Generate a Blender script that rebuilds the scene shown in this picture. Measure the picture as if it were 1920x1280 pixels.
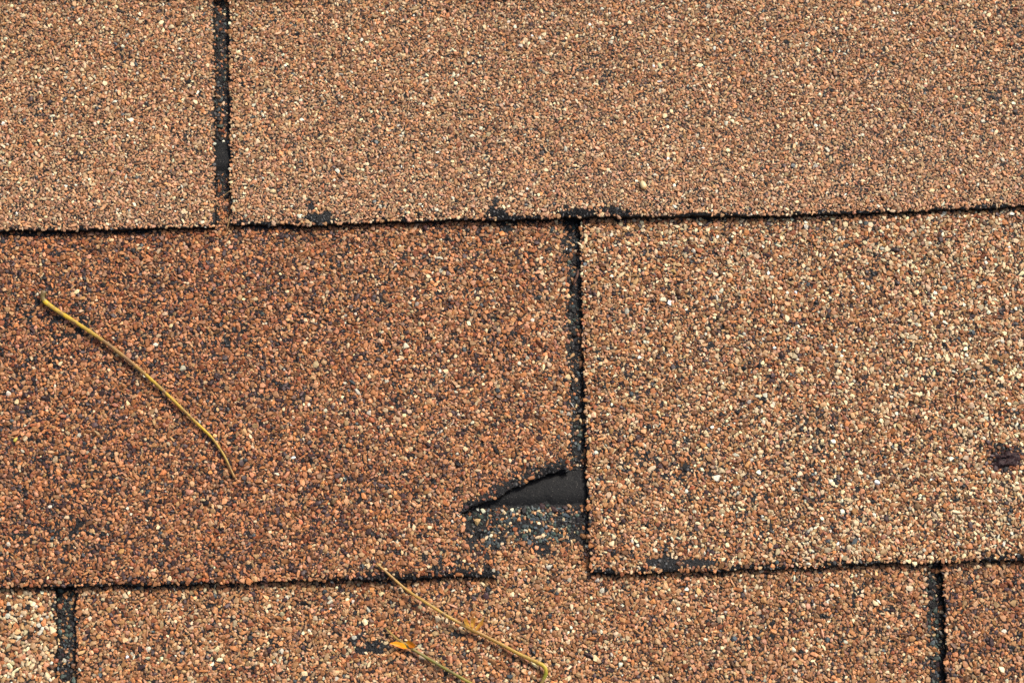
import bpy, math, random
import numpy as np
from mathutils import Vector, Matrix, geometry

# ------------------------------------------------------------------ scene, camera, light
for o in list(bpy.data.objects): bpy.data.objects.remove(o)
S = bpy.context.scene
COL = S.collection
SLOPE = math.radians(20)                        # pitch of the roof; it falls towards -Y
ROOF = Matrix.Translation((0, 0, 2.6)) @ Matrix.Rotation(SLOPE, 4, 'X')

TILT = math.radians(13); DIST = 0.62; LENS = 62.0; SENS = 36.0
cam_pos = Vector((0, -DIST*math.sin(TILT), DIST*math.cos(TILT)))
cam_rot = Matrix.Rotation(TILT, 4, 'X')
cd = bpy.data.cameras.new('camera'); cam = bpy.data.objects.new('camera', cd); COL.objects.link(cam)
cam.matrix_world = ROOF @ Matrix.Translation(cam_pos) @ cam_rot
cd.lens = LENS; cd.sensor_width = SENS; cd.clip_start = 0.01; cd.clip_end = 500
cd.dof.use_dof = True; cd.dof.focus_distance = 0.607; cd.dof.aperture_fstop = 11
S.camera = cam

w = bpy.data.worlds.new('World'); S.world = w; w.use_nodes = True
nt = w.node_tree; nt.nodes.clear()
# direction towards the light in the roof's own frame (x right, y up the slope, z off the roof)
LIGHT = (ROOF.to_3x3() @ Vector((0.55, 0.62, 0.90))).normalized()
sun_el = math.asin(LIGHT.z); sun_az = math.atan2(LIGHT.x, LIGHT.y)
sky = nt.nodes.new('ShaderNodeTexSky'); sky.sky_type = 'NISHITA'; sky.sun_disc = False
sky.sun_elevation = sun_el; sky.sun_rotation = sun_az
sky.air_density = 1.0; sky.dust_density = 6.0; sky.ozone_density = 0.6
bg = nt.nodes.new('ShaderNodeBackground'); bg.inputs['Strength'].default_value = 0.05
wo = nt.nodes.new('ShaderNodeOutputWorld')
nt.links.new(sky.outputs[0], bg.inputs[0]); nt.links.new(bg.outputs[0], wo.inputs[0])

sd = bpy.data.lights.new('sun', 'SUN'); sd.energy = 1.5; sd.angle = math.radians(10); sd.color = (1.0, 0.95, 0.88)
sun = bpy.data.objects.new('sun', sd); COL.objects.link(sun)
sun.rotation_euler = LIGHT.to_track_quat('Z', 'Y').to_euler(); sun.location = (0, 0, 6)
S.view_settings.view_transform = 'Standard'; S.view_settings.look = 'None'
S.view_settings.exposure = 1.42; S.view_settings.gamma = 1.0; S.view_settings.use_curve_mapping = False
S.render.engine = 'CYCLES'

RNG = np.random.default_rng(11)
random.seed(5)

def at(px, py, z=0.0):
    """pixel of the 1920x1280 photograph -> point of the roof's own frame at height z (metres)"""
    u = (px-960)/1920*SENS/LENS; v = (640-py)/1920*SENS/LENS
    d = cam_rot.to_3x3() @ Vector((u, v, -1))
    k = (z-cam_pos.z)/d.z
    return (cam_pos.x+d.x*k, cam_pos.y+d.y*k)

# ------------------------------------------------------------------ noise helpers
def noise1(seed, step, amp, n=900, x0=-.6):
    v = np.random.default_rng(seed).normal(0, amp, n)
    xs = x0+np.arange(n)*step
    return lambda x: np.interp(x, xs, v)
def noise2(seed, cell, n=128):
    g = np.random.default_rng(seed).normal(0, 1, (n, n))
    def f(x, y):
        X = np.asarray(x)/cell+n/2; Y = np.asarray(y)/cell+n/2
        i = np.floor(X).astype(int); j = np.floor(Y).astype(int)
        fx = X-i; fy = Y-j; fx = fx*fx*(3-2*fx); fy = fy*fy*(3-2*fy)
        a = g[i % n, j % n]; b = g[(i+1) % n, j % n]; c = g[i % n, (j+1) % n]; d = g[(i+1) % n, (j+1) % n]
        return (a*(1-fx)+b*fx)*(1-fy)+(c*(1-fx)+d*fx)*fy
    return f

def seg_dist(x, y, pts):
    d = np.full(np.shape(x), 9.)
    for a, b in zip(pts[:-1], pts[1:]):
        v = b-a; t = np.clip(((x-a[0])*v[0]+(y-a[1])*v[1])/max(v@v, 1e-12), 0, 1)
        d = np.minimum(d, np.hypot(x-a[0]-t*v[0], y-a[1]-t*v[1]))
    return d

# ------------------------------------------------------------------ shape of the roofing
T = 0.0021; LIFT = 0.0003; E = 0.127; L = 0.305; P = 0.3055; B = T/E
PXB = {  # lower edge of each course, measured along its length
 0: [(0,-12),(960,-15),(1920,-24)],
 1: [(0,436),(150,433),(300,430),(398,428),(436,423),(570,425),(780,417),(1040,411),(1240,408),(1440,407),(1650,400),(1920,389)],
 2: [(0,1102),(130,1099),(260,1097),(640,1087),(930,1079),(1110,1075),(1300,1071),(1500,1065),(1640,1057),(1760,1054),(1920,1050)],
 3: [(0,1752),(1920,1706)],
 4: [(0,2420),(1920,2370)]}
ZREF = {0:.0118,1:.0092,2:.0092,3:.0092,4:.0092}
BUTT = {}
for k, pts in PXB.items():
    q = np.array([at(x, y, ZREF[k]) for x, y in pts])
    lo, hi = q[0], q[-1]; sl = (hi[1]-lo[1])/(hi[0]-lo[0])
    q = np.vstack([[lo[0]-.4, lo[1]-.4*sl], q, [hi[0]+.4, hi[1]+.4*sl]])
    n1 = noise1(100+k, .0011, .00014); n2 = noise1(200+k, .006, .00022); n3 = noise1(300+k, .00045, .00009, 2700)
    BUTT[k] = (lambda x, q=q, n1=n1, n2=n2, n3=n3: np.interp(x, q[:,0], q[:,1])+n1(x)+n2(x)+n3(x),
               lambda x, q=q: np.interp(x, q[:,0], q[:,1]))
def sdist(k, x, y, smooth=False): return y-BUTT[k][1 if smooth else 0](x)

wave = {k: (noise2(40+k, .05), noise2(50+k, .017), noise2(60+k, .0012)) for k in range(5)}
A = {4: 0.0067}
for k in (3, 2, 1, 0):
    Ek = float(np.mean([BUTT[k][1](v)-BUTT[k+1][1](v) for v in (-.15, 0, .15)]))
    A[k] = A[k+1]-B*Ek+T+LIFT
curl1 = noise1(77, .02, 1)
def ztop(k, x, y):
    s = y-BUTT[k][1](x)
    z = A[k]-B*s+T
    edge = np.clip(1-s/.03, 0, 1)
    z = z+wave[k][0](x, y)*.00022+wave[k][1](x, y)*.00008+edge**2*(.0002+.00025*curl1(x+k*.13))
    if k == 2:                                   # the torn lip stands up a little
        X = np.atleast_1d(np.asarray(x, float)); Y = np.atleast_1d(np.asarray(y, float)); up_ = np.zeros(X.shape)
        i = (np.abs(X-LIP[:,0].mean()) < .045) & (np.abs(Y-LIP[:,1].mean()) < .045) & (X < LIP[0,0]+.002)
        if i.any(): up_[i] = .0009*np.exp(-seg_dist(X[i], Y[i], LIP)/.0045)*np.clip((Y[i]-LIP[-1,1])/.012, 0, 1)
        z = z+(up_ if np.ndim(x) else up_[0])
    return z
LIP = np.array([at(px, py, .0088) for px, py in [(1068,884),(1026,890),(988,906),(946,926),(896,948),(866,965),(889,999),(931,1068)]])

PXS = {  # (left edge of slot, right edge of slot) for the slot of each course seen in the photograph
 0: ([(-262,-700),(-262,-20)], [(-232,-700),(-232,-20)]),
 1: ([(399,-40),(400,0),(401,200),(403,300),(404,440)], [(430,-40),(430,0),(430,150),(431,250),(433,440)]),
 2: ([(1057,390),(1058.6,430),(1064,512),(1066,650),(1068,800),(1070,888),(1072,1085)], [(1086,390),(1086.7,430),(1092,618),(1095.7,750),(1100.5,888),(1102,930),(1104,1000),(1108,1080)]),
 3: ([(103,1060),(104,1105),(106,1200),(104,1290)], [(141,1060),(142,1105),(143,1200),(143,1290)]),
 4: ([(790,1700),(790,1800)], [(826,1700),(826,1800)])}
PXS3R = ([(1735,1020),(1736,1060),(1739,1150),(1743,1290)], [(1764,1020),(1766,1070),(1772,1150),(1775,1290)])
SLOT = {}
def slotfun(k, pair, seed):
    out = []
    for side, pts in enumerate(pair):
        q = []
        for px, py in pts:
            z = ZREF[k]
            for _ in range(3):
                X, Y = at(px, py, z); z = float(A[k]-B*(Y-BUTT[k][1](X))+T)
            q.append((X, Y))
        q = np.array(sorted(q, key=lambda v: v[1]))
        n1 = noise1(seed+side, .0012, .00016); n2 = noise1(seed+20+side, .0004, .0001, 3000)
        out.append(lambda y, q=q, n1=n1, n2=n2: np.interp(y, q[:,1], q[:,0])+n1(y)+n2(y))
    return out
for k in range(5):
    l, r = slotfun(k, PXS[k], 400+k*50)
    SLOT[k] = [(m, (lambda y, l=l, m=m: l(y)+m*P), (lambda y, r=r, m=m: r(y)+m*P)) for m in (-2,-1,0,1,2)]
l, r = slotfun(3, PXS3R, 777)
SLOT[3] = [t for t in SLOT[3] if t[0] != 1]+[(1, l, r)]
SLOT[3].sort(key=lambda t: t[0])

ZT = .0088
TEAR_PX = [(1072,883),(1060,885),(1050,882),(1040,887),(1026,889),(1012,897),(998,901),(988,906),(978,912),(966,915),(954,919),(946,926),(936,933),(926,938),(917,940),
 (906,943),(896,948),(884,950),(876,957),(866,963),(868,972),(876,981),(880,990),(889,999),(894,1010),(903,1019),(909,1030),(916,1041),(922,1050),(929,1057),(931,1068),(932,1079)]
def subdiv(pts, n, amp, seed):
    r = np.random.default_rng(seed); out = []
    for a, b in zip(pts[:-1], pts[1:]):
        for i in range(n):
            f = i/n; out.append((a[0]+(b[0]-a[0])*f+(r.normal(0, amp) if i else 0), a[1]+(b[1]-a[1])*f+(r.normal(0, amp) if i else 0)))
    out.append(pts[-1]); return out
tear = np.array([at(x, y, ZT) for x, y in subdiv(TEAR_PX, 4, .9, 3)])
tear[0,0] += .002
tear_poly = np.vstack([tear, [tear[-1,0], tear[-1,1]-.006], [tear[0,0]+.012, tear[-1,1]-.006], [tear[0,0]+.012, tear[0,1]]])
def in_poly(x, y, poly):
    c = np.zeros(np.shape(x), bool); n = len(poly); j = n-1
    for i in range(n):
        xi, yi = poly[i]; xj, yj = poly[j]
        if yi != yj:
            c ^= ((yi > y) != (yj > y)) & (x < (xj-xi)*(y-yi)/(yj-yi)+xi)
        j = i
    return c
SLOT_H = E*1.08
def cover(k, x, y):
    """(covered?, distance to the nearest cut edge, tab number)"""
    s = sdist(k, x, y); ok = (s > 0) & (s < L)
    d = np.abs(s); tab = np.full(np.shape(x), -3)
    for m, l, r in SLOT[k]:
        lx, rx = l(y), r(y)
        low = s < SLOT_H
        ok &= ~(low & (x > lx) & (x < rx))
        d = np.where(low, np.minimum(d, np.minimum(np.abs(x-lx), np.abs(x-rx))), d)
        tab = np.where(x > (lx+rx)/2, m, tab)
    if k == 2:
        near = (np.abs(x-tear[:,0].mean()) < .05) & (np.abs(y-tear[:,1].mean()) < .05)
        i = np.nonzero(near)[0] if near.ndim else []
        if len(i):
            mine = tab[i] < 0
            ok[i] &= ~(in_poly(x[i], y[i], tear_poly) & mine)
            d[i] = np.where(mine, np.minimum(d[i], seg_dist(x[i], y[i], tear)), d[i])
    return ok, d, tab

# ------------------------------------------------------------------ materials
def new_mat(name):
    m = bpy.data.materials.new(name); m.use_nodes = True
    n = m.node_tree.nodes; return m, n, m.node_tree.links, n['Principled BSDF']
def asphalt(name, c0, c1, rough, bump, scale=900, flecks=0):
    m, n, l, p = new_mat(name)
    tc = n.new('ShaderNodeTexCoord')
    a = n.new('ShaderNodeTexNoise'); a.inputs['Scale'].default_value = scale; a.inputs['Detail'].default_value = 6; a.inputs['Roughness'].default_value = .7
    r = n.new('ShaderNodeValToRGB'); r.color_ramp.elements[0].position = .35; r.color_ramp.elements[1].position = .72
    r.color_ramp.elements[0].color = (*c0, 1); r.color_ramp.elements[1].color = (*c1, 1)
    l.new(tc.outputs['Object'], a.inputs['Vector']); l.new(a.outputs['Fac'], r.inputs[0])
    out = r.outputs[0]
    if flecks:
        v = n.new('ShaderNodeTexVoronoi'); v.inputs['Scale'].default_value = 2600
        l.new(tc.outputs['Object'], v.inputs['Vector'])
        sep = n.new('ShaderNodeSeparateColor'); l.new(v.outputs['Color'], sep.inputs[0])
        lt = n.new('ShaderNodeMath'); lt.operation = 'LESS_THAN'; l.new(v.outputs['Distance'], lt.inputs[0]); lt.inputs[1].default_value = .3
        g = n.new('ShaderNodeMath'); g.operation = 'GREATER_THAN'; l.new(sep.outputs[0], g.inputs[0]); g.inputs[1].default_value = 1-flecks
        mu = n.new('ShaderNodeMath'); mu.operation = 'MULTIPLY'; l.new(lt.outputs[0], mu.inputs[0]); l.new(g.outputs[0], mu.inputs[1])
        mx = n.new('ShaderNodeMix'); mx.data_type = 'RGBA'; l.new(mu.outputs[0], mx.inputs[0]); l.new(out, mx.inputs[6]); mx.inputs[7].default_value = (.11, .10, .085, 1)
        out = mx.outputs[2]
    l.new(out, p.inputs['Base Color'])
    b = n.new('ShaderNodeBump'); b.inputs['Strength'].default_value = bump; b.inputs['Distance'].default_value = .0003
    l.new(a.outputs['Fac'], b.inputs['Height']); l.new(b.outputs[0], p.inputs['Normal'])
    p.inputs['Roughness'].default_value = rough; p.inputs['Specular IOR Level'].default_value = .22
    return m
M_ASPH = asphalt('asphalt_coating', (.003,.003,.0035), (.022,.021,.02), .55, 1, 1700)  # paler upper tone paints small glints into the black tar
M_EDGE = asphalt('asphalt_cut_edge', (.003,.003,.003), (.013,.012,.011), .7, 1, 1500)
M_SEAL = asphalt('seal_strip_tar', (.0045,.0045,.0048), (.012,.0115,.011), .6, .7, 1300, .07)
M_FELT = asphalt('roofing_felt', (.01,.01,.01), (.03,.03,.028), .9, .6, 300)

# granule coat of the parts of shingles too far from the view for single granules
m, n, l, p = new_mat('distant_granule_coat'); M_COAT = m
tc = n.new('ShaderNodeTexCoord'); v = n.new('ShaderNodeTexVoronoi'); v.inputs['Scale'].default_value = 780
l.new(tc.outputs['Object'], v.inputs['Vector'])
sep = n.new('ShaderNodeSeparateColor'); l.new(v.outputs['Color'], sep.inputs[0])
r = n.new('ShaderNodeValToRGB'); r.color_ramp.interpolation = 'CONSTANT'
for i, (pos, c) in enumerate([(0,(.02,.018,.02)),(.14,(.16,.07,.035)),(.35,(.3,.145,.075)),(.62,(.36,.2,.11)),(.85,(.5,.36,.22))]):
    e = r.color_ramp.elements[i] if i < 2 else r.color_ramp.elements.new(pos)
    e.position = pos; e.color = (*c, 1)
l.new(sep.outputs[0], r.inputs[0]); l.new(r.outputs[0], p.inputs['Base Color'])
b = n.new('ShaderNodeBump'); b.invert = True; b.inputs['Distance'].default_value = .0006; l.new(v.outputs['Distance'], b.inputs['Height']); l.new(b.outputs[0], p.inputs['Normal'])
p.inputs['Roughness'].default_value = .8

# the mineral granules: each stone carries its own mineral colour
m, n, l, p = new_mat('mineral_granules'); M_GRAN = m
at_ = n.new('ShaderNodeAttribute'); at_.attribute_name = 'mineral'
tc = n.new('ShaderNodeTexCoord'); a = n.new('ShaderNodeTexNoise'); a.inputs['Scale'].default_value = 2600; a.inputs['Detail'].default_value = 3
l.new(tc.outputs['Object'], a.inputs['Vector'])
mr = n.new('ShaderNodeMapRange'); mr.inputs[1].default_value = .3; mr.inputs[2].default_value = .7; mr.inputs[3].default_value = .78; mr.inputs[4].default_value = 1.2
l.new(a.outputs['Fac'], mr.inputs[0])
mx = n.new('ShaderNodeVectorMath'); mx.operation = 'SCALE'; l.new(at_.outputs['Color'], mx.inputs[0]); l.new(mr.outputs[0], mx.inputs[3])
l.new(mx.outputs[0], p.inputs['Base Color'])
p.inputs['Roughness'].default_value = .55; p.inputs['Specular IOR Level'].default_value = .45

# ------------------------------------------------------------------ object helpers
def link(name, me, parent=None, mats=()):
    o = bpy.data.objects.new(name, me); COL.objects.link(o)
    for m in mats: me.materials.append(m)
    if parent: o.parent = parent
    else: o.matrix_world = ROOF
    return o
def mesh_from(name, V, F, smooth=False):
    me = bpy.data.meshes.new(name); me.from_pydata(V, [], F); me.update()
    me.polygons.foreach_set('use_smooth', [smooth]*len(F))
    return me

GX, GY = .212, .147          # half extent of the area that gets single granules

# roof deck covered with felt
roof_me = mesh_from('roof', [(x, y, z) for z in (-.012, -.0005) for x, y in ((-.75,-.75),(.75,-.75),(.75,.75),(-.75,.75))],
    [(3,2,1,0),(4,5,6,7),(0,1,5,4),(1,2,6,5),(2,3,7,6),(3,0,4,7)])
roof = link('roof', roof_me, None, (M_FELT,))
roof['kind'] = 'structure'
roof['label'] = 'sloping roof covered with overlapping courses of brown granule asphalt shingles'

# ------------------------------------------------------------------ shingles
def slot_of(k, m):
    for q in SLOT[k]:
        if q[0] == m: return q
    return None
def outline(k, m):
    """outline of shingle m of course k, counter-clockwise from the lower left corner"""
    lo, hi = slot_of(k, m), slot_of(k, m+1)
    if lo is None or hi is None: return None
    fy = lambda x: float(BUTT[k][0](x)); pts = []
    x0 = float(lo[2](fy(float(lo[2](-.02)))));  y0 = fy(x0)
    x1 = float(hi[1](fy(x0+P))); torn = (k == 2 and m == -1)
    step = .0006 if max(abs(x0), 0) < 9 else .002
    xe = tear[-1,0] if torn else x1
    nb = max(2, int((xe-x0)/step))
    for i in range(nb+1):
        x = x0+(xe-x0)*i/nb
        if i == 0: x += .0005
        pts.append((x, fy(x)+(.0004 if i == 0 else 0)))
    y1 = fy(x1)
    if torn:
        tr = tear[::-1]
        for i, q in enumerate(tr):
            if i == 0: continue
            if q[0] < hi[1](q[1]) and q[1] > pts[-1][1]: pts.append((float(q[0]), float(q[1])))
        y1 = pts[-1][1]
    ys = y1; top = BUTT[k][1](x1)+SLOT_H; ns = int((top-ys)/.0007)
    for i in range(1, ns+1):
        y = ys+(top-ys)*i/ns; pts.append((float(hi[1](y)), y))
    cx1 = float(hi[1](top)+hi[2](top))/2-.0002; cx0 = float(lo[1](top)+lo[2](top))/2+.0002
    pts.append((cx1, top+.0003)); pts.append((cx1, float(BUTT[k][1](cx1))+L))
    pts.append((cx0, float(BUTT[k][1](cx0))+L)); pts.append((cx0, top+.0003))
    for i in range(ns+1):
        y = top+(y0-top)*i/ns
        if y > y0+.0003: pts.append((float(lo[2](y)), y))
    return pts
def build_shingle(k, m):
    pts = outline(k, m)
    if pts is None: return None
    xs = [q[0] for q in pts]; ys = [q[1] for q in pts]
    if min(xs) > .4 or max(xs) < -.4: return None
    n = len(pts)
    gs = .006
    gx, gy = np.meshgrid(np.arange(min(xs)+gs/2, max(xs), gs), np.arange(min(ys)+gs/2, max(ys), gs))
    gx = gx.ravel(); gy = gy.ravel(); gx = gx+RNG.normal(0, .0006, gx.shape)
    poly = np.array(pts)
    keep = in_poly(gx, gy, poly) & (seg_dist(gx, gy, np.vstack([poly, poly[:1]])[::3]) > .0016)
    V = [Vector(q) for q in pts]+[Vector((float(a), float(b))) for a, b in zip(gx[keep], gy[keep])]
    r = geometry.delaunay_2d_cdt(V, [], [list(range(n))], 1, 1e-7)
    v2, faces = r[0], r[2]
    X = np.array([q.x for q in v2]); Y = np.array([q.y for q in v2]); Z = ztop(k, X, Y)
    N = len(v2)
    # boundary edges
    cnt = {}
    for f in faces:
        for a, b in zip(f, list(f[1:])+[f[0]]):
            cnt[(a, b)] = 1
    bnd = [(a, b) for (a, b) in cnt if (b, a) not in cnt]
    bv = sorted({a for a, b in bnd}); ring = {}
    vs = [(X[i], Y[i], Z[i]) for i in range(N)]+[(X[i], Y[i], Z[i]-T) for i in range(N)]
    # cut edge gets a rough middle ring, slightly bulging or eaten away
    cxy = poly.mean(0)
    for a in bv:
        ring[a] = len(vs); dx = RNG.normal(0, .00018); dy = RNG.normal(-.0001, .00018)
        vs.append((X[a]+dx, Y[a]+dy, Z[a]-T*RNG.uniform(.35, .65)))
    F = [tuple(f) for f in faces]; nt_ = len(F)
    F += [tuple(i+N for i in reversed(f)) for f in faces]; nb_ = len(F)
    for a, b in bnd:
        F.append((b, a, ring[a], ring[b])); F.append((ring[b], ring[a], a+N, b+N))
    me = mesh_from('shingle', vs, F)
    o = link('shingle', me, roof, (M_ASPH, M_EDGE, M_COAT))
    mi = np.zeros(len(F), int); mi[nb_:] = 1
    sm = np.zeros(len(F), bool)
    for i in range(nt_):
        c = F[i]; cx = sum(vs[j][0] for j in c)/len(c); cy = sum(vs[j][1] for j in c)/len(c)
        sm[i] = True
        if abs(cx) > GX+.001 or abs(cy) > GY+.001: mi[i] = 2
    me.polygons.foreach_set('material_index', mi); me.polygons.foreach_set('use_smooth', sm)
    return o
SH = {}
for k in range(5):
    for m in (-2,-1,0,1):
        o = build_shingle(k, m)
        if o: SH[(k, m)] = o
if (2,-1) in SH: SH[(2,-1)]['label'] = 'reddish shingle with its lower right corner torn off'
# tar strips that glue the course above, seen through the slots and the tear
STRIP = {1: (.0235, .0345), 2: (.0207, .0322), 3: (.0236, .0357), 4: (.0222, .0335)}
def strip_ys(k):
    # strip measured above the lower edge of the course lying on top of it
    a, b = STRIP[k]; f = BUTT[k-1][1]
    n1 = noise1(900+k, .0012, .0006); n2 = noise1(930+k, .0012, .0006); n3 = noise1(960+k, .02, .0005)
    return (lambda x: f(x)+a+n1(x)+n3(x)), (lambda x: f(x)+b+n2(x)+n3(x))
for (k, m), o in SH.items():
    if k not in STRIP: continue
    lo, hi = strip_ys(k); a, b = slot_of(k, m), slot_of(k, m+1)
    x0 = max(float(a[2](.0)), -.33)+.004; x1 = min(float(b[1](.0)), .33)-.004
    if x1-x0 < .02: continue
    nx = int((x1-x0)/.0012); vs = []; F = []; ny = 7
    for i in range(nx+1):
        x = x0+(x1-x0)*i/nx; ya, yb = float(lo(x)), float(hi(x))
        for j in range(ny):
            f = j/(ny-1); y = ya+(yb-ya)*f
            h = .0009*min(1, 4*min(f, 1-f)) if 0 < j < ny-1 else -.0004
            vs.append((x, y, float(ztop(k, np.array(x), np.array(y)))+h))
    for i in range(nx):
        for j in range(ny-1):
            q = i*ny+j; F.append((q, q+ny, q+ny+1, q+1))
    link('seal_strip', mesh_from('seal_strip', vs, F, True), o, (M_SEAL,))

# ------------------------------------------------------------------ granules
def lin(c):
    c = np.array(c, float)/255; return np.where(c <= .04045, c/12.92, ((c+.055)/1.055)**2.4)
PAL = {
 'salmon': (212,148,108), 'orange': (206,134,86), 'tan': (204,158,118), 'clay': (182,122,82), 'rust': (160,92,60),
 'brown': (128,84,58), 'ochre': (192,138,92), 'cream': (246,212,176), 'white': (250,238,222), 'plum': (80,56,58),
 'black': (38,33,34), 'slate': (84,92,100), 'green': (76,88,82), 'pinkish': (212,152,124)}
PN = list(PAL); PC = np.array([lin(PAL[q]) for q in PN])*.66
def W(**kw):
    return np.array([kw.get(q, 0.) for q in PN])
W_TOP = W(salmon=22, orange=9, tan=28, clay=18, rust=4, brown=8, ochre=6, cream=11, white=1.6, plum=1.2, black=.6, slate=.3, pinkish=5)
W_RED = W(salmon=18, orange=17, tan=12, clay=20, rust=15, brown=12, ochre=4, cream=2.5, white=.4, plum=17, black=2, slate=.5, pinkish=4)
W_MIX = W(salmon=19, orange=15, tan=20, clay=19, rust=7, brown=13, ochre=7, cream=12, white=1.5, plum=5, black=1.2, slate=.4, pinkish=4)
W_CRM = W(salmon=12, orange=9, tan=20, clay=12, rust=5, brown=10, ochre=7, cream=36, white=4, plum=2, black=1.2, slate=.5, pinkish=3)
W_LOW = W(salmon=22, orange=13, tan=23, clay=20, rust=7, brown=10, ochre=5, cream=6, white=1, plum=4, black=1.2, slate=.4, pinkish=6)
W_HEAD = W(salmon=4, orange=4, tan=4, clay=4, rust=1.5, brown=4, ochre=2, cream=2.5, white=.6, plum=3, black=44, slate=6, green=10)
W_HEADMIX = W(salmon=5, orange=4, tan=8, clay=4, rust=2, brown=4, ochre=3, cream=6, white=3, plum=5, black=20, slate=22, green=22)

# --- stone shapes: irregular twelve-cornered stones without their buried underside
ph = (1+5**.5)/2
IV = np.array([(-1,ph,0),(1,ph,0),(-1,-ph,0),(1,-ph,0),(0,-1,ph),(0,1,ph),(0,-1,-ph),(0,1,-ph),(ph,0,-1),(ph,0,1),(-ph,0,-1),(-ph,0,1)], float)
IV /= np.linalg.norm(IV[0])
IF = np.array([(0,11,5),(0,5,1),(0,1,7),(0,7,10),(0,10,11),(1,5,9),(5,11,4),(11,10,2),(10,7,6),(7,1,8),(3,9,4),(3,4,2),(3,2,6),(3,6,8),(3,8,9),(4,9,5),(2,4,11),(6,2,10),(8,6,7),(9,8,1)])
ax = IV[5]  # stand the stone on a corner so five buried faces can go
zax = ax/np.linalg.norm(ax); xax = np.cross([1,0,0], zax); xax /= np.linalg.norm(xax); yax = np.cross(zax, xax)
IV = IV @ np.array([xax, yax, zax]).T
low = int(np.argmin(IV[:,2])); IF = IF[~(IF == low).any(1)]
idx = [i for i in range(12) if i != low]; rem = {a: i for i, a in enumerate(idx)}
IF = np.array([[rem[q] for q in f] for f in IF]); IV = IV[idx]
NV, NF = len(IV), len(IF)
STONES = []
sr = np.random.default_rng(8)
for i in range(90):
    v = IV*sr.uniform(.78, 1.22, (NV, 1))
    for q in range(6):                                   # broken faces: sides first, then the flat top
        th = sr.uniform(0, 2*np.pi)
        nrm = np.array([np.cos(th), np.sin(th), sr.uniform(-.1, .35)]) if q < 4 else np.array([sr.normal(0, .35), sr.normal(0, .35), 1.])
        nrm /= np.linalg.norm(nrm); h = sr.uniform(.42, .72) if q < 4 else sr.uniform(.4, .7)
        d = v @ nrm; v = v-np.outer(np.maximum(d-h, 0), nrm)
    v = v*np.array([1.0, sr.uniform(.6, 1.), sr.uniform(.42, .75)])
    rmean = np.mean(np.hypot(v[:,0], v[:,1])[np.hypot(v[:,0], v[:,1]) > .4])
    STONES.append(v/rmean*.93)
STONES = np.array(STONES)

# --- packing
def packing(classes, seed, gx=GX, gy=GY):
    r = random.Random(seed); cs = .0017
    nx = int(2*gx/cs)+3; ny = int(2*gy/cs)+3; grid = [[] for _ in range(nx*ny)]
    out = []
    for rad, tries, tight in classes:
        xs = np.random.default_rng(seed+int(rad*1e7)).uniform(-gx, gx, tries); ys = np.random.default_rng(seed+int(rad*2e7)).uniform(-gy, gy, tries)
        sc = size_scale(xs, ys)*np.random.default_rng(seed+9).uniform(.88, 1.12, tries)*rad
        for x, y, q in zip(xs.tolist(), ys.tolist(), sc.tolist()):
            ci = int((x+gx)/cs)+1; cj = int((y+gy)/cs)+1; ok = True
            for a in (ci-1, ci, ci+1):
                base = a*ny
                for b in (cj-1, cj, cj+1):
                    for (u, v_, w_) in grid[base+b]:
                        dx = u-x; dy = v_-y; t = (w_+q)*tight
                        if dx*dx+dy*dy < t*t: ok = False; break
                    if not ok: break
                if not ok: break
            if ok:
                grid[ci*ny+cj].append((x, y, q)); out.append((x, y, q))
    return np.array(out)
def size_scale(x, y):
    top1 = sdist(1, x, y, True) > 0
    s = np.where(top1, .87, 1.0)
    low = sdist(2, x, y, True) < 0
    s = np.where(low, 1.02, s)
    s = np.where(low & (x < at(120, 1200)[0]), 1.18, s)
    return s
pk = packing([(.00088, 3500, .95), (.00067, 32000, .84), (.00051, 150000, .79), (.00038, 280000, .77), (.00027, 380000, .77)], 3)
x, y, rad = pk[:,0], pk[:,1], pk[:,2]
N = len(x)
course = np.full(N, -1); tab = np.full(N, 0); edge = np.full(N, 9.); under = np.full(N, 9.)
for k in range(5):
    ok, d, tb = cover(k, x, y)
    pick = (course < 0) & ok
    course[pick] = k; tab[pick] = tb[pick]; edge[pick] = d[pick]
    under[(course < 0)] = np.minimum(under[(course < 0)], d[(course < 0)])

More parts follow.
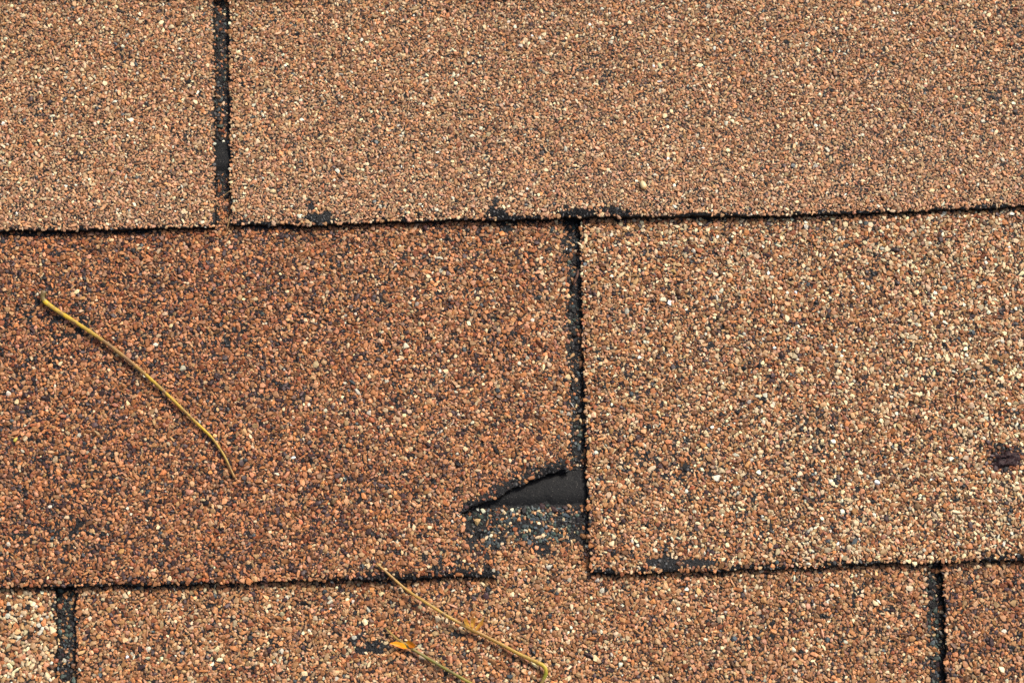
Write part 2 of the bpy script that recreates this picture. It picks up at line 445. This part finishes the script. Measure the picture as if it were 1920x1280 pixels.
# --- where granules have been lost
keep = course >= 0
jit = noise2(70, .0011); jit2 = noise2(71, .003)
jj = jit(x, y)*.5+jit2(x, y)*.6
loss = np.zeros(N)
loss += np.clip(jit(x+.3, y)*.4+jit2(x+.3, y)*.35+noise2(72, .014)(x, y)*.3-.75, 0, 1)*np.where((course == 2) & (tab < 0), 1.3, .8)
loss += np.where(edge < .0010, .08, 0)+np.where(edge < .0004, .12, 0)
BARE = [  # px, py, rx, ry, strength, rotation in degrees
 (600,412,26,11,1.4,0),(585,387,6,14,1,10),(500,424,46,5,.9,0),(455,416,18,6,.7,0),(405,418,8,14,.7,0),(932,405,24,9,1.4,0),(925,386,5,14,.9,-10),(965,412,40,4,.8,0),(1080,403,46,8,1.2,0),(1155,400,32,8,1.2,-8),(1065,392,20,6,.6,0),
 (230,433,70,4,.6,0),(60,437,60,5,.7,0),(1330,407,90,4,.6,0),(1600,401,110,4,.55,0),(1850,391,80,5,.6,0),
 (945,426,14,9,1,0),(1245,1058,28,12,1.5,0),(1312,1056,32,7,1.0,0),(1135,1072,28,6,.9,0),(1430,1064,70,4,.7,0),(1600,1056,60,4,.5,0),(1880,1046,40,9,.6,0),
 (965,908,62,11,.62,18),(1000,888,44,16,.5,14),(925,935,40,12,.62,24),(882,953,30,10,.6,20),(1045,878,30,14,.55,0),(893,1005,11,42,.6,-28),(880,985,10,20,.5,-25),(920,1050,8,25,.5,-15),
 (780,1082,120,9,.6,1),(300,1095,180,6,.5,1),(890,1070,40,12,.5,0),
 (690,1212,30,10,.85,12),(665,1195,24,8,.7,30),(715,1215,20,8,.7,0),(1018,1030,22,14,.8,0),
 (110,600,20,8,.6,20),(140,625,26,9,.7,25),(100,860,22,7,.5,0),(1285,880,22,12,.4,40),(1190,850,10,6,.6,0),(955,1240,14,8,.7,0),(860,1190,8,6,.4,0)]
for px, py, rx, ry, st, rot in BARE:
    for zc in (.0088,):
        cx, cy = at(px, py, zc)
    c, s_ = math.cos(math.radians(rot)), math.sin(math.radians(rot)); kx = .000187
    dx = x-cx; dy = y-cy; u = (dx*c+dy*s_)/(rx*kx); v_ = (-dx*s_+dy*c)/(ry*kx)
    q = u*u+v_*v_
    loss += st*np.clip(1.3-q-.3*jj-.38*jit(x*1.7+.1, y*1.7), 0, 1)
for px, py, rx, ry, st in [(1220,860,90,50,.22),(1290,885,50,40,.18),(1520,800,40,40,.25),(1540,920,60,50,.2),(1340,610,30,20,.25),(1880,60,60,90,.16),(1870,175,50,50,.14),(1270,1000,60,30,.2),(60,610,120,90,.12),(110,940,150,110,.1),(330,600,200,110,.07),(700,520,120,70,.05),(630,480,40,20,.2),(1420,960,80,50,.12),(1620,1150,70,60,.1),(1680,1140,30,20,.25)]:
    cx, cy = at(px, py, .0088); q = ((x-cx)/(rx*.000187))**2+((y-cy)/(ry*.000187))**2
    loss += .7*st*np.clip(1.2-q, 0, 1)*np.clip(1+.6*jj, 0, 2)
headlap = np.zeros(N, bool); brownhead = np.zeros(N, bool); stripm = np.zeros(N, bool)
for k in range(1, 5):
    up = y-BUTT[k-1][1](x)                     # height above the lower edge of the course on top
    mk = (course == k) & (up > 0)
    lo, hi = strip_ys(k)
    bl = .0105 if k == 3 else (.0118 if k == 2 else .010)
    hb = mk & (up > bl+jit2(x, y)*.0012)
    headlap |= hb; brownhead |= mk & ~hb
    stripm |= mk & (y > lo(x)-.0001) & (y < hi(x)+.0001)
loss += np.where(headlap, .16+.2*np.clip(jj, 0, 1), 0)
loss += np.where(stripm, 3, 0)
gone = RNG.uniform(0, 1, N) < loss
crumb = gone & ~stripm & (RNG.uniform(0, 1, N) < .85)      # what is left there: tarry crumbs
keep &= ~gone | crumb
rad = np.where(crumb, rad*RNG.uniform(.35, .95, N), rad)

# --- mineral colours by shingle, with drifting blends
bl1 = noise2(81, .03)(x, y); bl2 = noise2(82, .012)(x, y)
px_x = x/.187*960+960                     # rough column in the photograph, for the drift of the blend only
w_ = np.tile(W_TOP, (N, 1))
r2l = (course == 2) & (tab < 0); r2r = (course == 2) & (tab >= 0)
f = np.clip((px_x-560)/420+bl1*.25+bl2*.2-.15*((y < -.02)), 0, 1)[:, None]
w_[r2l] = (W_RED*(1-f)+W_MIX*f)[r2l]
f = np.clip((px_x-1250)/550+bl1*.2+bl2*.2+.25, .2, 1)[:, None]
w_[r2r] = (W_MIX*(1-f*.75)+W_CRM*f*.75)[r2r]
w_[(course == 3) & (tab <= -1)] = W_CRM
low = (course == 3) & (tab == 0)
f = np.clip(.35+bl1*.35+bl2*.3, 0, 1)[:, None]; w_[low] = (W_LOW*(1-f)+W_MIX*f)[low]
w_[(course == 3) & (tab >= 1)] = W_RED*.8+W_MIX*.2
w_[course >= 4] = W_LOW
w_[brownhead] = W_LOW
tearhead = headlap & (np.abs(y-tear[:,1].mean()) < .03) & (course == 3) & (x < at(1068, 950)[0])
w_[headlap] = W_HEAD; w_[tearhead] = W_HEADMIX
lx, ly = at(1878, 858, .0088); q = ((x-lx-.0008)/.0060)**2+((y-ly)/.0050)**2
w_[(q < 1.1+.3*jj)] = W(rust=40, clay=14, plum=44, black=24, brown=8)
cw = np.cumsum(w_, 1); cw /= cw[:, -1:]
ci = (RNG.uniform(0, 1, N)[:, None] > cw).sum(1)
col = PC[ci]*np.exp(RNG.normal(-.03, .25, N))[:, None]*np.exp(RNG.normal(0, .035, (N, 3)))*np.array([.99, 1.035, .90])
# courses differ in how bleached they are
fade = (course == 1)
fd = (.045+.07*np.clip(1-sdist(1, x, y, True)/.055, 0, 1))[fade][:, None]      # the lower edge is bleached most
col[fade] = col[fade]*(1-fd*.6)+np.array([.50,.36,.26])*fd
tone = np.array([(.008,.008,.0085),(.02,.02,.021),(.045,.043,.042),(.05,.03,.02)])[RNG.choice(4, crumb.sum(), p=[.5,.32,.11,.07])]
col[crumb] = tone*RNG.uniform(.6, 1.5, crumb.sum())[:, None]*np.where(headlap[crumb], .6, 1)[:, None]  # headlap crumbs toned down: slot shadow put into their colour
col[r2l] *= np.array([.95, .89, .86])
col = np.clip(col, .004, .8)

# --- build, one granule mesh per shingle
z = np.zeros(N)
for k in range(5):
    q = course == k; z[q] = ztop(k, x[q], y[q])
def build_granules(sel, parent, key):
    n = len(sel)
    if n == 0: return
    st = STONES[RNG.integers(0, len(STONES), n)]                     # n, NV, 3
    az = RNG.uniform(0, 2*np.pi, n); t1 = RNG.normal(0, .26, n); t2 = RNG.normal(0, .26, n)
    el = np.where(RNG.uniform(0, 1, n) < .12, 1.35, 1.0)
    v = st*rad[sel][:, None, None]*1.3
    v[:,:,0] *= el[:, None]; v[:,:,1] /= el[:, None]
    # tilt about x then y, spin about z
    c, s_ = np.cos(t1)[:, None], np.sin(t1)[:, None]; Y_, Z_ = v[:,:,1]*c-v[:,:,2]*s_, v[:,:,1]*s_+v[:,:,2]*c
    c, s_ = np.cos(t2)[:, None], np.sin(t2)[:, None]; X_, Z_ = v[:,:,0]*c+Z_*s_, -v[:,:,0]*s_+Z_*c
    c, s_ = np.cos(az)[:, None], np.sin(az)[:, None]; X2, Y2 = X_*c-Y_*s_, X_*s_+Y_*c
    sink = rad[sel]*RNG.uniform(-.15, .45, n)+np.where(rad[sel] < .0004, -.00005, 0)
    fsel = np.nonzero((fc == key[0]) & (ftab == key[1]))[0]; FV, FF = fines(fsel)
    V = np.stack([X2+x[sel][:, None], Y2+y[sel][:, None], Z_+(z[sel]+sink)[:, None]], -1).reshape(-1, 3)
    F = (IF[None]+np.arange(n)[:, None, None]*NV).reshape(-1, 3)
    F = np.vstack([F, (FF[None]+len(V)+np.arange(len(fsel))[:, None, None]*6).reshape(-1, 3)]); V = np.vstack([V, FV.reshape(-1, 3)])
    me = bpy.data.meshes.new('granules')
    me.vertices.add(len(V)); me.vertices.foreach_set('co', V.astype(np.float32).ravel())
    me.loops.add(F.size); me.loops.foreach_set('vertex_index', F.astype(np.int32).ravel())
    me.polygons.add(len(F)); me.polygons.foreach_set('loop_start', np.arange(0, F.size, 3, dtype=np.int32))
    me.polygons.foreach_set('use_smooth', np.zeros(len(F), bool)); me.update(calc_edges=True)
    c4 = np.ones((len(V), 4), np.float32); c4[:,:3] = np.vstack([np.repeat(col[sel], NV, 0), np.repeat(fcol[fsel], 6, 0)])
    ca = me.color_attributes.new('mineral', 'FLOAT_COLOR', 'POINT'); ca.data.foreach_set('color', c4.ravel())
    o = link('granules', me, parent, (M_GRAN,)); o['kind'] = 'stuff'
    return o
# fines: crushed mineral dust and crumbs between the stones (five-sided little cones)
FI = RNG.permutation(240000)
fx = RNG.uniform(-.2, .2, len(FI)); fy = RNG.uniform(-.138, .138, len(FI))
fc = np.full(len(FI), -1); ftab = np.zeros(len(FI), int)
for k in range(5):
    ok, d, tb = cover(k, fx, fy); pick = (fc < 0) & ok & (d > .0002); fc[(fc < 0) & ok & ~pick] = 9
    fc[pick] = k; ftab[pick] = tb[pick]
# nearest stone decides whether the coat survives here and what it is made of
cs = .0006; gw = int(2*GX/cs)+2; gh = int(2*GY/cs)+2
near = np.full((gw, gh), -1, int); ix = ((x+GX)/cs).astype(int); iy = ((y+GY)/cs).astype(int)
ordr = np.argsort(rad); near[ix[ordr], iy[ordr]] = ordr
fi = near[((fx+GX)/cs).astype(int), ((fy+GY)/cs).astype(int)]
fok = (fi >= 0) & (fc < 9) & (fc >= 0); fok &= keep[fi] & ~crumb[fi] & (course[fi] == fc)
fx, fy, fc, ftab, fi = fx[fok], fy[fok], fc[fok], ftab[fok], fi[fok]
fz = np.zeros(len(fx))
for k in range(5):
    q = fc == k; fz[q] = ztop(k, fx[q], fy[q])
fcol = PC[(RNG.uniform(0, 1, len(fx))[:, None] > cw[fi]).sum(1)]*RNG.uniform(.45, 1.05, len(fx))[:, None]
def fines(sel):
    n = len(sel); r_ = RNG.uniform(.00014, .00030, (n, 1)); a0 = RNG.uniform(0, 6.28, (n, 1))+np.arange(5)[None]*2*np.pi/5
    rr = r_*RNG.uniform(.7, 1.3, (n, 5)); V = np.zeros((n, 6, 3))
    V[:,:5,0] = fx[sel][:, None]+np.cos(a0)*rr; V[:,:5,1] = fy[sel][:, None]+np.sin(a0)*rr; V[:,:5,2] = fz[sel][:, None]-.00003
    V[:,5,0] = fx[sel]+RNG.normal(0, .00006, n); V[:,5,1] = fy[sel]+RNG.normal(0, .00006, n); V[:,5,2] = fz[sel]+RNG.uniform(.00012, .00032, n)
    return V, np.array([(0,1,5),(1,2,5),(2,3,5),(3,4,5),(4,0,5)])
tot = 0
for (k, m), o in SH.items():
    sel = np.nonzero(keep & (course == k) & (tab == m))[0]
    tot += len(sel); build_granules(sel, o, (k, m))
print('granules', N, 'kept', tot, 'tris', tot*NF, 'fines', len(fx))

# ------------------------------------------------------------------ small things lying on the roof
def surf(px, py):
    """point on the visible surface under a pixel, and its height"""
    zz = .009
    for _ in range(3):
        X, Y = at(px, py, zz)
        zz = .0
        for k in range(5):
            ok, d, tb = cover(k, np.array([X]), np.array([Y]))
            if ok[0]: zz = float(ztop(k, np.array([X]), np.array([Y]))[0]); break
    return X, Y, zz
def plant_mat(name, stops, rough=.5, scale=500, spots=(.1,.05,.02), gain=.72):
    m, n, l, p = new_mat(name)
    a = n.new('ShaderNodeAttribute'); a.attribute_name = 'along'
    r = n.new('ShaderNodeValToRGB')
    for i, (pos, c) in enumerate(stops):
        e = r.color_ramp.elements[i] if i < 2 else r.color_ramp.elements.new(pos)
        e.position = pos; e.color = (*lin(c)*gain, 1)
    l.new(a.outputs['Fac'], r.inputs[0])
    tc = n.new('ShaderNodeTexCoord'); nz = n.new('ShaderNodeTexNoise'); nz.inputs['Scale'].default_value = scale; nz.inputs['Detail'].default_value = 4
    l.new(tc.outputs['Object'], nz.inputs['Vector'])
    mr = n.new('ShaderNodeMapRange'); mr.inputs[1].default_value = .48; mr.inputs[2].default_value = .66; mr.inputs[3].default_value = 0; mr.inputs[4].default_value = .9
    l.new(nz.outputs['Fac'], mr.inputs[0])
    mx = n.new('ShaderNodeMix'); mx.data_type = 'RGBA'; l.new(mr.outputs[0], mx.inputs[0]); l.new(r.outputs[0], mx.inputs[6]); mx.inputs[7].default_value = (*spots, 1)
    l.new(mx.outputs[2], p.inputs['Base Color']); p.inputs['Roughness'].default_value = rough
    b = n.new('ShaderNodeBump'); b.inputs['Strength'].default_value = .4; b.inputs['Distance'].default_value = .0001; l.new(nz.outputs['Fac'], b.inputs['Height']); l.new(b.outputs[0], p.inputs['Normal'])
    p.inputs['Subsurface Weight'].default_value = .0
    return m
def tube_mesh(name, P3, R, sides=9, seed=1, knobs=()):
    """tapered stalk through 3-D points P3 with radii R; slightly grooved"""
    P3 = [Vector(q) for q in P3]; rr = random.Random(seed)
    pts = []; rad_ = []; par = []
    n = len(P3)
    for i in range(n-1):
        p0 = P3[max(i-1, 0)]; p1 = P3[i]; p2 = P3[i+1]; p3 = P3[min(i+2, n-1)]
        steps = max(2, int((p2-p1).length/.0009))
        for j in range(steps):
            t = j/steps; t2 = t*t; t3 = t2*t
            pts.append(.5*((2*p1)+(-p0+p2)*t+(2*p0-5*p1+4*p2-p3)*t2+(-p0+3*p1-3*p2+p3)*t3)); rad_.append(R[i]*(1-t)+R[i+1]*t); par.append((i+t)/(n-1))
    pts.append(P3[-1]); rad_.append(R[-1]); par.append(1.)
    V = []; F = []; al = []
    up = Vector((0, 0, 1)); m_ = len(pts)
    for i, q in enumerate(pts):
        d = (pts[min(i+1, m_-1)]-pts[max(i-1, 0)]).normalized()
        s_ = d.cross(up); s_ = s_.normalized() if s_.length > 1e-6 else Vector((1,0,0)); u = s_.cross(d)
        kn = 1+sum(a*math.exp(-((par[i]-c)/w_k)**2) for c, a, w_k in knobs)
        r0 = rad_[i]*rr.uniform(.94, 1.06)*kn
        for j in range(sides):
            th = 2*math.pi*j/sides; r_ = r0*(1+.10*math.sin(3*th+i*.02))
            V.append(tuple(q+s_*math.cos(th)*r_+u*math.sin(th)*r_)); al.append(par[i])
    for i in range(m_-1):
        for j in range(sides):
            a = i*sides+j; b = i*sides+(j+1) % sides; F.append((a, b, b+sides, a+sides))
    F.append(tuple(range(sides-1, -1, -1))); F.append(tuple((m_-1)*sides+j for j in range(sides)))
    me = mesh_from(name, V, F, True)
    at2 = me.attributes.new('along', 'FLOAT', 'POINT'); at2.data.foreach_set('value', al)
    return me
def lay(pxs, lift, rpx):
    out = []
    for (px, py), h, r_ in zip(pxs, lift, rpx):
        X, Y, Z = surf(px, py); X, Y = at(px, py, Z+h); out.append((X, Y, Z+h))
    return out, [q*.000187 for q in rpx]
def tag(o, label, cat, group=None):
    o['label'] = label; o['category'] = cat
    if group: o['group'] = group
def blade_mesh(name, pts, thick=.00016, bend=0.0):
    """small curled flap: outline pts (px, py, height) round its edge, given real thickness"""
    V = []; base = []
    for px, py, h in pts:
        X, Y, Z = surf(px, py); X, Y = at(px, py, Z+h); base.append(Vector((X, Y, Z+h)))
    c = sum(base, Vector())/len(base); c.z -= bend
    n = len(base); V = [tuple(q) for q in base]+[tuple(c)]
    V += [(q[0], q[1], q[2]-thick) for q in V]
    F = []
    for i in range(n):
        j = (i+1) % n
        F.append((i, j, n)); F.append((j+n+1, i+n+1, 2*n+1)); F.append((j, i, i+n+1, j+n+1))
    me = mesh_from(name, V, F, False)
    al = [i/(n) for i in range(n)]+[.5]; al = al+al
    a2 = me.attributes.new('along', 'FLOAT', 'POINT'); a2.data.foreach_set('value', al)
    return me
def stalk_root(p):
    o = bpy.data.objects.new('leaf_stalk', None); COL.objects.link(o); o.empty_display_size = .005
    o.matrix_world = ROOF @ Matrix.Translation(p); return o
def part_of(root, name, me, mats, p):
    c = link(name, me, root, mats); c.location = (-p[0], -p[1], -p[2]); return c
G = 'dry fallen leaf stalks on the shingles'
# long curved stalk on the reddish shingle
pp, rr_ = lay([(83,545),(80,556),(84,565),(104,580),(140,603),(190,636),(240,674),(290,717),(330,755),(365,789),(397,820),(420,853),(433,880),(440,895)],
              [.0030,.0026,.0022,.0020,.0020,.0021,.0020,.0021,.0020,.0018,.0016,.0015,.0013,.0011],
              [4.2,4.6,4.6,4.2,3.8,3.5,3.3,3.1,3.0,2.8,2.5,2.2,1.9,2.7])
M_ST1 = plant_mat('yellow_stalk', [(0,(120,104,62)),(.13,(128,108,58)),(.17,(232,194,40)),(.34,(206,168,50)),(.42,(168,128,70)),(.48,(180,136,66)),(.54,(222,184,44)),(.66,(200,158,56)),(.72,(224,184,46)),(.85,(190,156,66)),(1,(176,128,72))], .5, 300, (.20,.11,.05))
st = link('leaf_stalk', tube_mesh('leaf_stalk', pp, rr_, 10, 2, [(0.0,.25,.03),(1,.3,.02)]), None, (M_ST1,))
tag(st, 'long curved yellow leaf stalk with a hooked end lying on the reddish torn shingle', 'stalk', G)
# bent stalk at the bottom middle
pp, rr_ = lay([(706,1056),(718,1066),(760,1103),(800,1130),(845,1158),(886,1180),(930,1202),(975,1226),(1010,1242),(1022,1250),(1024,1262),(1018,1275),(1008,1296),(1000,1312)],
              [.0014,.0014,.0034,.0040,.0034,.0028,.0024,.0024,.0026,.0028,.0026,.0022,.0018,.0014],
              [1.7,2.0,2.4,2.6,2.8,3.0,3.1,3.3,3.5,3.7,3.6,3.4,3.2,3.1])
M_ST2 = plant_mat('golden_stalk', [(0,(190,140,70)),(.3,(198,158,66)),(.42,(176,130,62)),(.62,(216,178,70)),(.70,(214,190,60)),(.78,(150,150,40)),(1,(120,118,50))], .42, 420, (.26,.15,.06))
b2 = pp[7]; st2 = stalk_root(b2); part_of(st2, 'stem', tube_mesh('stem', pp, rr_, 10, 4, [(.385,.45,.02)]), (M_ST2,), b2)
tag(st2, 'golden leaf stalk bent at its lower end, a dry brown bract at its middle', 'stalk', G)
M_BR = plant_mat('dry_bract', [(0,(246,170,50)),(.4,(250,190,80)),(.7,(226,140,44)),(1,(186,120,50))], .5, 900, (.36,.15,.03), .9)
for pts, bd in (([(884,1181,.0030),(874,1174,.0034),(869,1163,.0050),(873,1157,.0058),(879,1165,.0044)], .0004),
            ([(885,1181,.0034),(882,1168,.0044),(885,1157,.0062),(892,1158,.0058),(890,1172,.0042)], .0005),
            ([(887,1183,.0032),(893,1174,.0040),(902,1163,.0056),(908,1156,.0066),(905,1170,.0050),(896,1181,.0036)], .0004)):
    part_of(st2, 'bract', blade_mesh('bract', pts, .00010, bd*.4), (M_BR,), b2)
# olive stalk with orange petals
pp, rr_ = lay([(722,1176),(733,1187),(748,1200),(770,1214),(800,1232),(830,1250),(858,1266),(886,1282),(930,1306)],
              [.0012,.0018,.0022,.0024,.0020,.0018,.0018,.0018,.0018],
              [1.1,1.7,2.1,2.4,2.6,2.7,2.8,2.9,2.9])
M_ST3 = plant_mat('olive_stalk', [(0,(170,140,80)),(.2,(178,142,62)),(.4,(150,128,62)),(.55,(126,122,44)),(.8,(150,136,50)),(1,(190,160,50))], .45, 420, (.12,.10,.03))
b3 = pp[4]; st3 = stalk_root(b3); part_of(st3, 'stem', tube_mesh('stem', pp, rr_, 10, 6, [(.33,.35,.03)]), (M_ST3,), b3)
tag(st3, 'short olive stalk with two bright orange petals, cut by the lower edge of the photo', 'stalk', G)
M_OR = plant_mat('orange_petal', [(0,(255,190,20)),(.5,(255,150,20)),(1,(250,110,20))], .45, 600, (.85,.32,.03), 1.0)
for pts, bd in (([(766,1214,.0026),(756,1205,.0032),(742,1202,.0032),(730,1205,.0030),(743,1211,.0030),(757,1216,.0026)], .0001),
            ([(761,1204,.0038),(765,1199,.0048),(773,1203,.0048),(779,1209,.0042),(777,1214,.0034),(769,1214,.0030)], .0005)):
    part_of(st3, 'petal', blade_mesh('petal', pts, .00012, bd*.5), (M_OR,), b3)

# thin dry bits
M_STRAW = plant_mat('dry_straw', [(0,(190,150,96)),(1,(214,178,120))], .6, 900)
M_TWIG = plant_mat('dark_twig', [(0,(98,62,44)),(.5,(120,80,60)),(1,(84,52,40))], .7, 900, (.03,.015,.01))
M_HAIR = plant_mat('pale_fibre', [(0,(200,190,176)),(1,(226,220,210))], .4, 900, (.4,.36,.3))
def bit(name, pxs, lift, rpx, mat, label, cat, seed):
    pp, rr_ = lay(pxs, lift, rpx)
    o = link(name, tube_mesh(name, pp, rr_, 6, seed), None, (mat,)); tag(o, label, cat); return o
bit('straw', [(418,369),(422,365),(427,361),(431,358)], [.0016,.002,.0024,.0024], [.7,.9,.9,.6], M_STRAW, 'tiny dry straw stuck across the slot beside the upper left shingle', 'straw', 11)
bit('straw', [(424,434),(427,424),(430,412),(432,402)], [.0012,.0018,.0026,.0032], [.6,.9,.9,.5], M_STRAW, 'thin dry straw standing at the foot of the upper left slot', 'straw', 12)
bit('twig', [(1075,535),(1079,524),(1083,514),(1084,506)], [.0016,.0018,.002,.002], [1.8,2.6,2.6,1.4], M_TWIG, 'short flat brown twig lodged in the middle slot near its top', 'twig', 13)
bit('fibre', [(1069,754),(1073,759),(1076,764)], [.0018,.0020,.0018], [.7,1.0,.7], M_HAIR, 'short white fibre in the middle slot above the tear', 'fibre', 14)
bit('twig', [(1677,1113),(1684,1118),(1691,1125),(1697,1131)], [.0013,.0016,.0016,.0012], [.8,2.0,1.8,.8], M_TWIG, 'dark brown twig on the lowest course left of the right hand slot', 'twig', 15)
bit('straw', [(717,1134),(721,1129),(726,1123)], [.0012,.0018,.0018], [.6,.9,.6], M_STRAW, 'pale straw beside the golden stalk on the lowest shingle', 'straw', 16)
bit('twig', [(1686,1188),(1694,1187),(1703,1189),(1710,1186)], [.0012,.0014,.0014,.0012], [.9,2.2,2.0,.8], M_TWIG, 'plum brown sliver of bark lying left of the lower right slot', 'twig', 17)

# seed and lichen crumbs
def seed_mesh(name, px, py, rx, ry, ang, hz, seed):
    X, Y, Z = surf(px, py); X, Y = at(px, py, Z+.001); r = random.Random(seed); V = []; F = []; nu, nv = 10, 7
    c, s_ = math.cos(ang), math.sin(ang); al = []
    for j in range(nv):
        t = -1+2*j/(nv-1); w_s = math.sqrt(max(0, 1-t*t))*(1-.18*t)
        for i in range(nu):
            th = 2*math.pi*i/nu; u = t*ry*.000187; v_ = math.cos(th)*rx*.000187*w_s*r.uniform(.93, 1.07)
            V.append((X+v_*c-u*s_, Y+v_*s_+u*c, Z+.0010+math.sin(th)*hz*w_s*r.uniform(.93, 1.07))); al.append((t+1)/2)
    for j in range(nv-1):
        for i in range(nu):
            a = j*nu+i; b = j*nu+(i+1) % nu; F.append((a, b, b+nu, a+nu))
    me = mesh_from(name, V, F, True); a2 = me.attributes.new('along', 'FLOAT', 'POINT'); a2.data.foreach_set('value', al); return me
M_SEED = plant_mat('pale_seed', [(0,(196,130,66)),(.18,(214,170,100)),(.35,(240,216,158)),(1,(244,226,174))], .45, 1200, (.62,.46,.25))
o = link('seed', seed_mesh('seed', 1206, 347, 6, 9.5, math.radians(18), .0008, 3), None, (M_SEED,)); tag(o, 'pale oval seed on the upper shingle above the middle slot', 'seed')
M_LICH = plant_mat('yellow_crumb', [(0,(210,196,60)),(1,(236,220,110))], .7, 1200, (.4,.34,.1))
o = link('lichen_crumb', seed_mesh('lichen_crumb', 29, 824, 3, 5.5, math.radians(-35), .0005, 5), None, (M_LICH,)); tag(o, 'small lemon yellow crumb near the left edge of the reddish shingle', 'crumb')

# tarry lump near the right edge
X, Y, Z = surf(1889, 861); X, Y = at(1889, 861, Z+.001)
V = []; F = []; n1 = noise2(91, .0014); n2_ = noise2(92, .0006); nr, na = 14, 40
for j in range(nr):
    f = j/(nr-1)
    for i in range(na):
        th = 2*math.pi*i/na; R_ = f*.0040*(1+.28*math.sin(2*th+.6)+.12*math.sin(5*th)); a, b = R_*math.cos(th)*1.15, R_*math.sin(th)*.85
        crater = math.exp(-((f-.5)/.2)**2)*.0011-math.exp(-(f/.22)**2)*.0003
        h = .0009*(1-f**2)+crater*(.7+.3*math.sin(th*1.0-1))+float(n1(a, b))*.0003+float(n2_(a, b))*.0003-(.0006 if j == nr-1 else 0)
        V.append((X+a, Y+b, Z+h))
for j in range(nr-1):
    for i in range(na):
        a = j*na+i; b = j*na+(i+1) % na; F.append((a, b, b+na, a+na))
M_LUMP = asphalt('tarry_lump', (.008,.006,.008), (.07,.035,.035), .5, 1, 1300)
o = link('tar_lump', mesh_from('tar_lump', V, F, True), None, (M_LUMP,)); tag(o, 'dark crusty tar lump stuck on the right shingle near the photo edge', 'tar lump')
